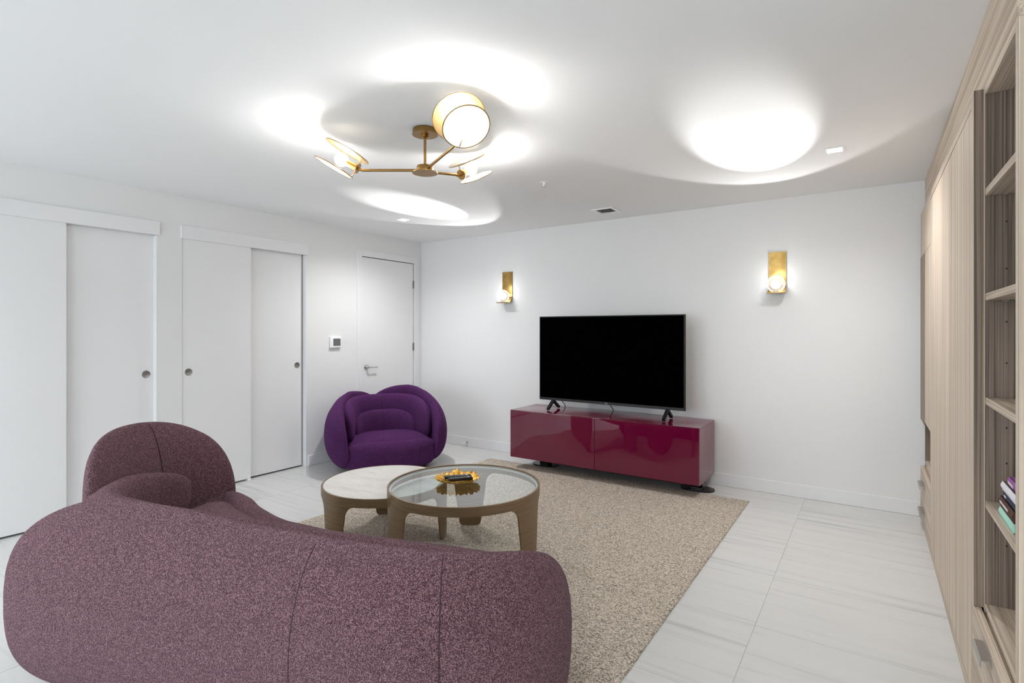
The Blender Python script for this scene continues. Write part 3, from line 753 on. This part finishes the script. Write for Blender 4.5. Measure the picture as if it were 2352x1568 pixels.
# ================================================================= CEILING CHANDELIER
HUB = Vector((-2.004, 2.135, 2.218))
ch = thing('chandelier', 'three armed brass ceiling light with pairs of round discs around its bulbs', 'ceiling light', (HUB.x, HUB.y, CZ))
def L(v): return Vector(v)-Vector((HUB.x, HUB.y, CZ))
hz = HUB.z-CZ
bm = bmesh.new(); lathe(bm, [(0, -0.0005), (0.064, -0.0005), (0.066, -0.004), (0.066, -0.024), (0.069, -0.027), (0.069, -0.031), (0, -0.031)], 48); obj('canopy', bm, 'brass', ch, smooth=True, auto=35)
bm = bmesh.new(); lathe(bm, [(0, -0.031), (0.018, -0.032), (0.018, -0.044), (0.012, -0.047), (0.0075, -0.05), (0.0075, hz+0.02), (0, hz+0.02)], 24); obj('stem', bm, 'brass', ch, smooth=True, auto=35)
bm = bmesh.new(); lathe(bm, [(0, hz+0.022), (0.043, hz+0.022), (0.045, hz+0.019), (0.045, hz-0.010), (0.069, hz-0.012), (0.069, hz-0.016), (0, hz-0.017)], 48); obj('hub', bm, 'brass', ch, smooth=True, auto=35)
def disc(bm, R, c, n_, rim=0.0014):
    z = Vector(n_).normalized(); x = z.orthogonal().normalized(); y = z.cross(x)
    mt = Matrix.Translation(c) @ Matrix((x, y, z)).transposed().to_4x4()
    lathe(bm, [(0, -rim), (R, -rim), (R+0.0006, 0), (R, rim), (0, rim)], 64, mt)
def head(az, length, tilt, du, dl, skew=0.0, dz=0.0):
    h = Vector((math.cos(az), math.sin(az), 0)); s = Vector((-h.y, h.x, 0))
    end = Vector((0, 0, hz+dz)) + h*length
    a = (h*math.cos(tilt) + Vector((0, 0, 1))*math.sin(tilt)).normalized(); nrm = s.cross(a)
    nrm = nrm if nrm.z > 0 else -nrm
    arm_pts = [Vector((0, 0, hz)) + h*0.04, end - h*0.03, end - h*0.008, end + a*0.012, end + a*0.022]
    bm = bmesh.new(); tube(bm, arm_pts, 0.0075, 12); arm = obj('arm', bm, 'brass', ch, smooth=True, auto=50)
    z = a; x = s; y = z.cross(x); R3 = Matrix((x, y, z)).transposed().to_4x4(); mt = Matrix.Translation(end + a*0.02) @ R3
    bm = bmesh.new(); lathe(bm, [(0, 0.0), (0.030, 0.0), (0.030, 0.005), (0.017, 0.006), (0.017, 0.068), (0, 0.068)], 28, mt); so = obj('socket', bm, 'brass', ch, smooth=True, auto=35)
    bc = end + a*(0.02+0.068+0.034); mtb = Matrix.Translation(bc) @ R3
    bm = bmesh.new(); lathe(bm, [(0, 0.036)] + [(0.036*math.sin(PI*k/14), 0.036*math.cos(PI*k/14)) for k in range(1, 12)] + [(0.014, -0.036), (0, -0.036)], 28, mtb)
    obj('bulb', bm, 'bulb', ch, smooth=True)
    cu_ = end + a*(0.115) + nrm*0.056; cl_ = end + a*(0.140) - nrm*0.056
    for c, R_, sg, tl in ((cu_, du, 1, skew), (cl_, dl, -1, -skew)):
        nn = (nrm + a*tl).normalized()
        bm = bmesh.new(); disc(bm, R_, c, nn); dd = obj('disc', bm, 'disc_upper' if sg > 0 else 'disc_lower', ch, smooth=True, auto=30)
        bm = bmesh.new(); zz = nn; xx = zz.orthogonal().normalized(); yy = zz.cross(xx); mm = Matrix.Translation(c) @ Matrix((xx, yy, zz)).transposed().to_4x4()
        ring = [mm @ Vector(((R_+0.001)*math.cos(2*PI*k/64), (R_+0.001)*math.sin(2*PI*k/64), 0)) for k in range(65)]
        tube(bm, ring, 0.0024, 6); obj('rim', bm, 'brass', dd, smooth=True)
        bm = bmesh.new(); e0 = end + a*0.028 + nrm*sg*0.022; e1 = end + a*0.028 + nrm*sg*0.050; e2 = c - a*R_*0.55 - nn*sg*0.002
        tube(bm, [e0, e1, e1.lerp(e2, 0.2)+nrm*sg*0.004, e2], 0.0026, 8); obj('bracket', bm, 'brass', dd, smooth=True)
T35 = math.radians(35)
head(math.atan2(1.938-HUB.y, 2.004-2.296), 0.345, math.radians(28), 0.122, 0.107)      # towards the closets
head(math.atan2(1.914-HUB.y, 2.004-1.595), 0.43, math.radians(37), 0.122, 0.107)  # towards the camera
head(math.radians(86), 0.266, math.radians(32), 0.112, 0.098, 0.0, 0.03)                            # towards the television

# ================================================================= CEILING FIXTURES
def downlight(label, x, y, e):
    t = thing('downlight', label, 'ceiling light', (x, y, CZ), 0, 'recessed square downlights')
    bm = bmesh.new(); s, i = 0.056, 0.040
    for a in ((-s, s, -s, -i), (-s, s, i, s), (-s, -i, -i, i), (i, s, -i, i)): box(bm, *a, -0.004, -0.0005)
    obj('trim_frame', bm, 'white_plastic', t)
    bobj('lens', (-i, i, -i, i, -0.0015, -0.0006), 'downlight', t)
    l = bpy.data.lights.new('downlight_beam', 'SPOT'); l.energy = e; l.spot_size = math.radians(150); l.spot_blend = 1.0; l.shadow_soft_size = 0.04; l.color = (1, 1, 1)
    o = bpy.data.objects.new('downlight_beam', l); COL.objects.link(o); o.location = (x, y, CZ-0.012)
DL = 27
downlight('square recessed downlight in the ceiling near the left sconce', -3.806, 3.751, DL)
downlight('square recessed downlight in the ceiling near the wooden wall units', -0.181, 3.756, DL*0.78)
downlight('square recessed downlight above the near closet, outside the photo', -3.806, -0.6, DL*1.4)  # unseen ceiling lamp added as fill for the left wall
downlight('square recessed downlight above the camera, outside the photo', -0.20, -0.6, DL*1.25)  # unseen ceiling lamp added as fill for settee back and cabinet side

sp = thing('sprinkler_head', 'small white fire sprinkler on the ceiling in front of the air vent', 'sprinkler', (-1.983, 3.371, CZ))
bm = bmesh.new(); lathe(bm, [(0, -0.0005), (0.030, -0.0005), (0.033, -0.003), (0.028, -0.006), (0.012, -0.008), (0, -0.008)], 28); obj('escutcheon', bm, 'white_plastic', sp, smooth=True, auto=40)
bm = bmesh.new(); lathe(bm, [(0, -0.008), (0.009, -0.008), (0.009, -0.018), (0.004, -0.02), (0.004, -0.034), (0, -0.034)], 14)
tube(bm, [(0.008, 0, -0.016), (0.011, 0, -0.026), (0.003, 0, -0.036)], 0.002, 6); tube(bm, [(-0.008, 0, -0.016), (-0.011, 0, -0.026), (-0.003, 0, -0.036)], 0.002, 6)
obj('body', bm, 'white_plastic', sp, smooth=True, auto=40)
bm = bmesh.new(); lathe(bm, [(0, -0.036), (0.013, -0.037), (0.013, -0.039), (0, -0.039)], 16); obj('deflector', bm, 'chrome', sp)

vt = thing('air_vent', 'white square louvred air vent on the ceiling by the television wall', 'vent', (-1.99, 4.49, CZ))
bm = bmesh.new(); s, i = 0.105, 0.075
for a in ((-s, s, -s, -i), (-s, s, i, s), (-s, -i, -i, i), (i, s, -i, i)): box(bm, *a, -0.008, -0.0005, bevel=0.001, seg=1)
obj('frame', bm, 'white_plastic', vt)
bobj('backing', (-i, i, -i, i, -0.0012, -0.0005), 'dark', vt)
for k in range(6):
    x = -0.0625+0.025*k
    bm = bmesh.new(); prism(bm, [(x-0.0035, -0.0014), (x-0.0015, -0.0014), (x+0.0035, -0.0078), (x+0.0015, -0.0078)], lambda p, h: (p[0], h, p[1]), -i+0.0005, i-0.0005); obj('slat', bm, 'white_plastic', vt)

# ================================================================= LEFT WALL AND BASEBOARD SMALL THINGS
th = thing('thermostat', 'white wall thermostat with grey screen beside the hinged door', 'thermostat', (LX, 3.595, 1.229))
bm = bmesh.new(); box(bm, 0.0005, 0.028, -0.066, 0.066, -0.058, 0.058, bevel=0.006, seg=3); obj('case', bm, 'white_plastic', th, smooth=True, auto=40)
bobj('screen', (0.0275, 0.0292, -0.038, 0.052, -0.038, 0.038), 'lcd', th)
ds = thing('door_stop', 'small metal spring door stop on the back wall baseboard', 'door stop', (-3.905, BY-BT, 0.052))
bm = bmesh.new(); lathe(bm, [(0, -0.0005), (0.011, -0.0005), (0.011, 0.004), (0.0055, 0.006), (0.0055, 0.055), (0, 0.055)], 14, Matrix.Rotation(PI/2, 4, 'X')); obj('rod', bm, 'chrome', ds, smooth=True, auto=40)
bm = bmesh.new(); lathe(bm, [(0, 0.055), (0.008, 0.055), (0.009, 0.066), (0.006, 0.07), (0, 0.07)], 14, Matrix.Rotation(PI/2, 4, 'X')); obj('rubber_tip', bm, 'white_plastic', ds, smooth=True, auto=40)

# ================================================================= WOODEN WALL UNITS (right)
FX, PX, XB = 0.327, 0.300, RX-0.003      # recessed front, proud front, back
Yn0, Yn1, Ym1, Yw = 1.945, 2.454, 4.10, BY-0.003
PT = 0.018
def wobj(name, d, parent, m='wood_z', bev=0.0006): return bobj(name, d, m, parent, bev, 1)
fas = wobj('wood_fascia', (FX, FX+0.02, Yn0, Yw, 2.1907, CZ-0.001), None, 'wood_y')
tag(fas, 'pale wooden fascia board running along the ceiling above the wall units', 'fascia')
fs = wobj('return_panel', (FX+0.0205, XB, Yn0, Yn0+0.018, 2.1907, CZ-0.001), fas, 'wood_z')

def drawer_handle(parent, y0, y1, z):
    bm = bmesh.new(); x = PX
    prism(bm, [(x-0.0003, z+0.012), (x-0.024, z+0.012), (x-0.028, z+0.009), (x-0.028, z-0.010), (x-0.024, z-0.010), (x-0.0245, z+0.0085), (x-0.0003, z+0.0085)],
          lambda p, h: (p[0], h, p[1]), y0, y1)
    obj('handle', bm, 'handle', parent)

def open_bookcase(y0, y1, zbot, shelves, parent, near):
    """carcass: two sides, back, top, shelves"""
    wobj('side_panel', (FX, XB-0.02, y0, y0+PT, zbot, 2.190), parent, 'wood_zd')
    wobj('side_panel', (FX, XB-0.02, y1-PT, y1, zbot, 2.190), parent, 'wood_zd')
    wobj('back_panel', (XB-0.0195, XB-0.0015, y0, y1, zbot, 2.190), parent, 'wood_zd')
    wobj('top_panel', (FX, XB-0.02, y0+PT+0.0005, y1-PT-0.0005, 2.165, 2.190), parent, 'wood_y')
    wobj('bottom_panel', (FX, XB-0.02, y0+PT+0.0005, y1-PT-0.0005, zbot+0.012, zbot+0.034), parent, 'wood_y')
    for z in shelves:
        wobj('shelf', (FX+0.001, XB-0.02, y0+PT+0.0005, y1-PT-0.0005, z-0.024, z), parent, 'wood_y')

bc = thing('bookcase', 'tall pale wood open bookcase nearest to us holding the stack of books', 'bookcase')
open_bookcase(Yn0, Yn1, 0.375, (0.765, 1.120, 1.478, 1.838), bc, True)
for z in (0.62, 0.90, 1.02, 1.24, 1.38, 1.56, 1.72):
    for px_ in (FX+0.055, FX+0.30):
        edges = bmesh.new(); lathe(edges, [(0, 0), (0.0028, 0), (0.0028, 0.0012), (0, 0.0012)], 8, Matrix.Translation((px_, Yn1-PT, z)) @ Matrix.Rotation(PI/2, 4, 'X'))
        obj('peg_hole', edges, 'dark', bc)
for z in (0.741, 1.096, 1.454, 1.814):
    bobj('shelf_pin', (FX+0.045, FX+0.060, Yn1-PT-0.010, Yn1-PT-0.0005, z-0.005, z-0.0005), 'chrome', bc)
for z0, z1 in ((0.045, 0.206), (0.212, 0.385)):
    d_ = wobj('drawer', (PX, PX+0.020, Yn0+0.001, Yn1+0.045, z0, z1), bc, 'wood_y')
    drawer_handle(d_, 2.12, 2.255, 0.347 if z0 > 0.1 else 0.165)
wobj('drawer_box', (PX+0.0205, XB-0.02, Yn0+0.001, Yn1, 0.045, 0.374), bc, 'wood_y')
wobj('plinth', (PX, XB-0.02, Yn0+0.001, Yn1+0.045, 0.0008, 0.043), bc, 'wood_y')
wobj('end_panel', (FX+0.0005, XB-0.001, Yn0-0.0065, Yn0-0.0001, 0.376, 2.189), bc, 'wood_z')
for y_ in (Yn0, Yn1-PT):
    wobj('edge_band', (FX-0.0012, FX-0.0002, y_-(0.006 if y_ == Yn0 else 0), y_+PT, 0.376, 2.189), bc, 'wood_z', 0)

wb = thing('wall_bed', 'closed fold-down wall bed front, a wide flat pale wood panel between the bookcases', 'wall bed')
wobj('front_panel', (PX, PX+0.022, 2.516, Ym1-0.002, 0.052, 2.141), wb, 'wood_z')
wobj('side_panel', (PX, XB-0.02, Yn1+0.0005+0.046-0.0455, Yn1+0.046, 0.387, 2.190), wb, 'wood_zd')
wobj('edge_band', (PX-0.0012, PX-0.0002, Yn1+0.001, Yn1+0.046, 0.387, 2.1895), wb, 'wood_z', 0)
wobj('header', (PX, PX+0.022, Yn1+0.047, Ym1-0.002, 2.1475, 2.1900), wb, 'wood_y')
wobj('plinth', (PX, XB-0.02, Yn1+0.0465, Ym1-0.002, 0.0008, 0.048), wb, 'wood_y')
wobj('bed_cabinet', (PX+0.07, XB-0.02, 2.505, Ym1-0.004, 0.050, 2.19), wb, 'wood_z')
tall = thing('tall_cabinet', 'narrow tall pale wood cabinet in the far corner with two small drawers', 'cabinet')
FO = Ym1
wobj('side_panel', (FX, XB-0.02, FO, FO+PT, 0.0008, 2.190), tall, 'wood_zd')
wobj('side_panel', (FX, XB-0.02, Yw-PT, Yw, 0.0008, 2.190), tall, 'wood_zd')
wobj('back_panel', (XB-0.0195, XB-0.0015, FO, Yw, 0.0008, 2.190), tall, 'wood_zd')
wobj('bottom_shelf', (FX, XB-0.02, FO+PT+0.0005, Yw-PT-0.0005, 0.387, 0.41), tall, 'wood_y')
wobj('door', (PX, PX+0.020, FO+0.002, 4.505, 0.737, 1.872), tall, 'wood_z')
wobj('upper_panel', (PX, PX+0.020, FO+0.002, 4.845, 1.876, 2.190), tall, 'wood_z')
bobj('tinted_panel', (PX-0.002, PX+0.018, 4.509, 4.845, 0.715, 1.872), 'bronze', tall, 0.001, 1)
wobj('shelf', (FX, XB-0.02, FO+PT+0.0005, Yw-PT-0.0005, 0.70, 0.724), tall, 'wood_y')
for z0, z1, hzz in ((0.045, 0.198, 0.112), (0.203, 0.370, 0.292)):
    d_ = wobj('drawer', (PX, PX+0.020, FO+0.002, 4.87, z0, z1), tall, 'wood_y')
    drawer_handle(d_, 4.50, 4.68, hzz)
wobj('drawer_box', (PX+0.0205, XB-0.02, FO+PT+0.001, Yw-PT-0.001, 0.045, 0.369), tall, 'wood_y')
wobj('plinth', (PX, XB-0.02, FO+0.002, 4.87, 0.0008, 0.043), tall, 'wood_y') if False else wobj('plinth', (PX, FX-0.001, FO+0.002, 4.87, 0.0008, 0.043), tall, 'wood_y')

# books lying flat on the shelf, spines to the room
SZ = 0.7655
def book(label, y1, x0, z0, th_, col, page, mark=None, rz=0.0, L=0.19, D=0.14):
    t = thing('book', label, 'book', (x0, y1, z0), rz, 'books stacked on the bookcase shelf')
    cm = simple('book_cover', col, 0.6, spec=0.2, bump=(120, 0.05, 0.0004)); pm = simple('book_pages', page, 0.8)
    bm = bmesh.new(); c = 0.0022
    box(bm, 0.002, D, -L, 0, 0, c); box(bm, 0.002, D, -L, 0, th_-c, th_)
    # rounded spine
    n = 8; pts = [(0.004-0.006*math.sin(PI*k/n), th_*k/n) for k in range(n+1)] + [(0.006, th_), (0.006, 0)]
    prism(bm, pts, lambda p, h: (p[0], h, p[1]), -L, 0)
    obj('cover', bm, cm, t)
    bobj('pages', (0.0062, D-0.004, -L+0.004, -0.004, c+0.0002, th_-c-0.0002), pm, t)
    if mark:
        bm = bmesh.new(); x = -0.0027
        for (a, b, zc, hh) in mark:
            n_ = max(2, int((b-a)/0.0052)); st = (b-a)/n_
            for k in range(n_):
                y = -a-k*st
                box(bm, x-0.0002, x+0.0012, y-st*0.45, y, th_*zc-hh/2*(0.8+0.4*((k*7) % 3)/2), th_*zc+hh/2)
        obj('spine_lettering', bm, simple('spine_ink', (0.72, 0.70, 0.66), 0.6), t)
    return t
z = SZ
book('mint green book at the bottom of the stack', 2.268, 0.338, z, 0.030, (0.42, 0.72, 0.60), (0.8, 0.78, 0.7)); z += 0.0303
book('thick dark brown book with pale spine lettering', 2.262, 0.338, z, 0.034, (0.085, 0.036, 0.022), (0.6, 0.55, 0.45), [(0.02, 0.055, 0.6, 0.006), (0.062, 0.135, 0.6, 0.0065)]); z += 0.0343
book('navy blue book in the middle of the stack', 2.225, 0.342, z, 0.026, (0.022, 0.028, 0.060), (0.7, 0.7, 0.7), [(0.022, 0.05, 0.5, 0.006)]); z += 0.0263
book('white spined book with a dark pink portrait cover', 2.232, 0.338, z, 0.026, (0.78, 0.76, 0.80), (0.8, 0.8, 0.8)); z += 0.0263
bpy.data.objects['book.003']
cov = bpy.data.objects['book.003']
bm = bmesh.new(); box(bm, 0.006, 0.136, -0.186, -0.003, 0.0261, 0.0268); cc = obj('cover_print', bm, simple('cover_brown', (0.10, 0.06, 0.055), 0.3), cov)
bm = bmesh.new(); lathe(bm, [(0, 0.0269), (0.042, 0.0269), (0.042, 0.0274), (0, 0.0274)], 28, Matrix.Translation((0.050, -0.095, 0))); obj('cover_face', bm, simple('cover_pink', (0.62, 0.36, 0.32), 0.4), cov)
book('purple book on top of the stack', 2.180, 0.345, z+0.0012, 0.024, (0.30, 0.10, 0.33), (0.6, 0.6, 0.6), [(0.015, 0.08, 0.45, 0.007)])
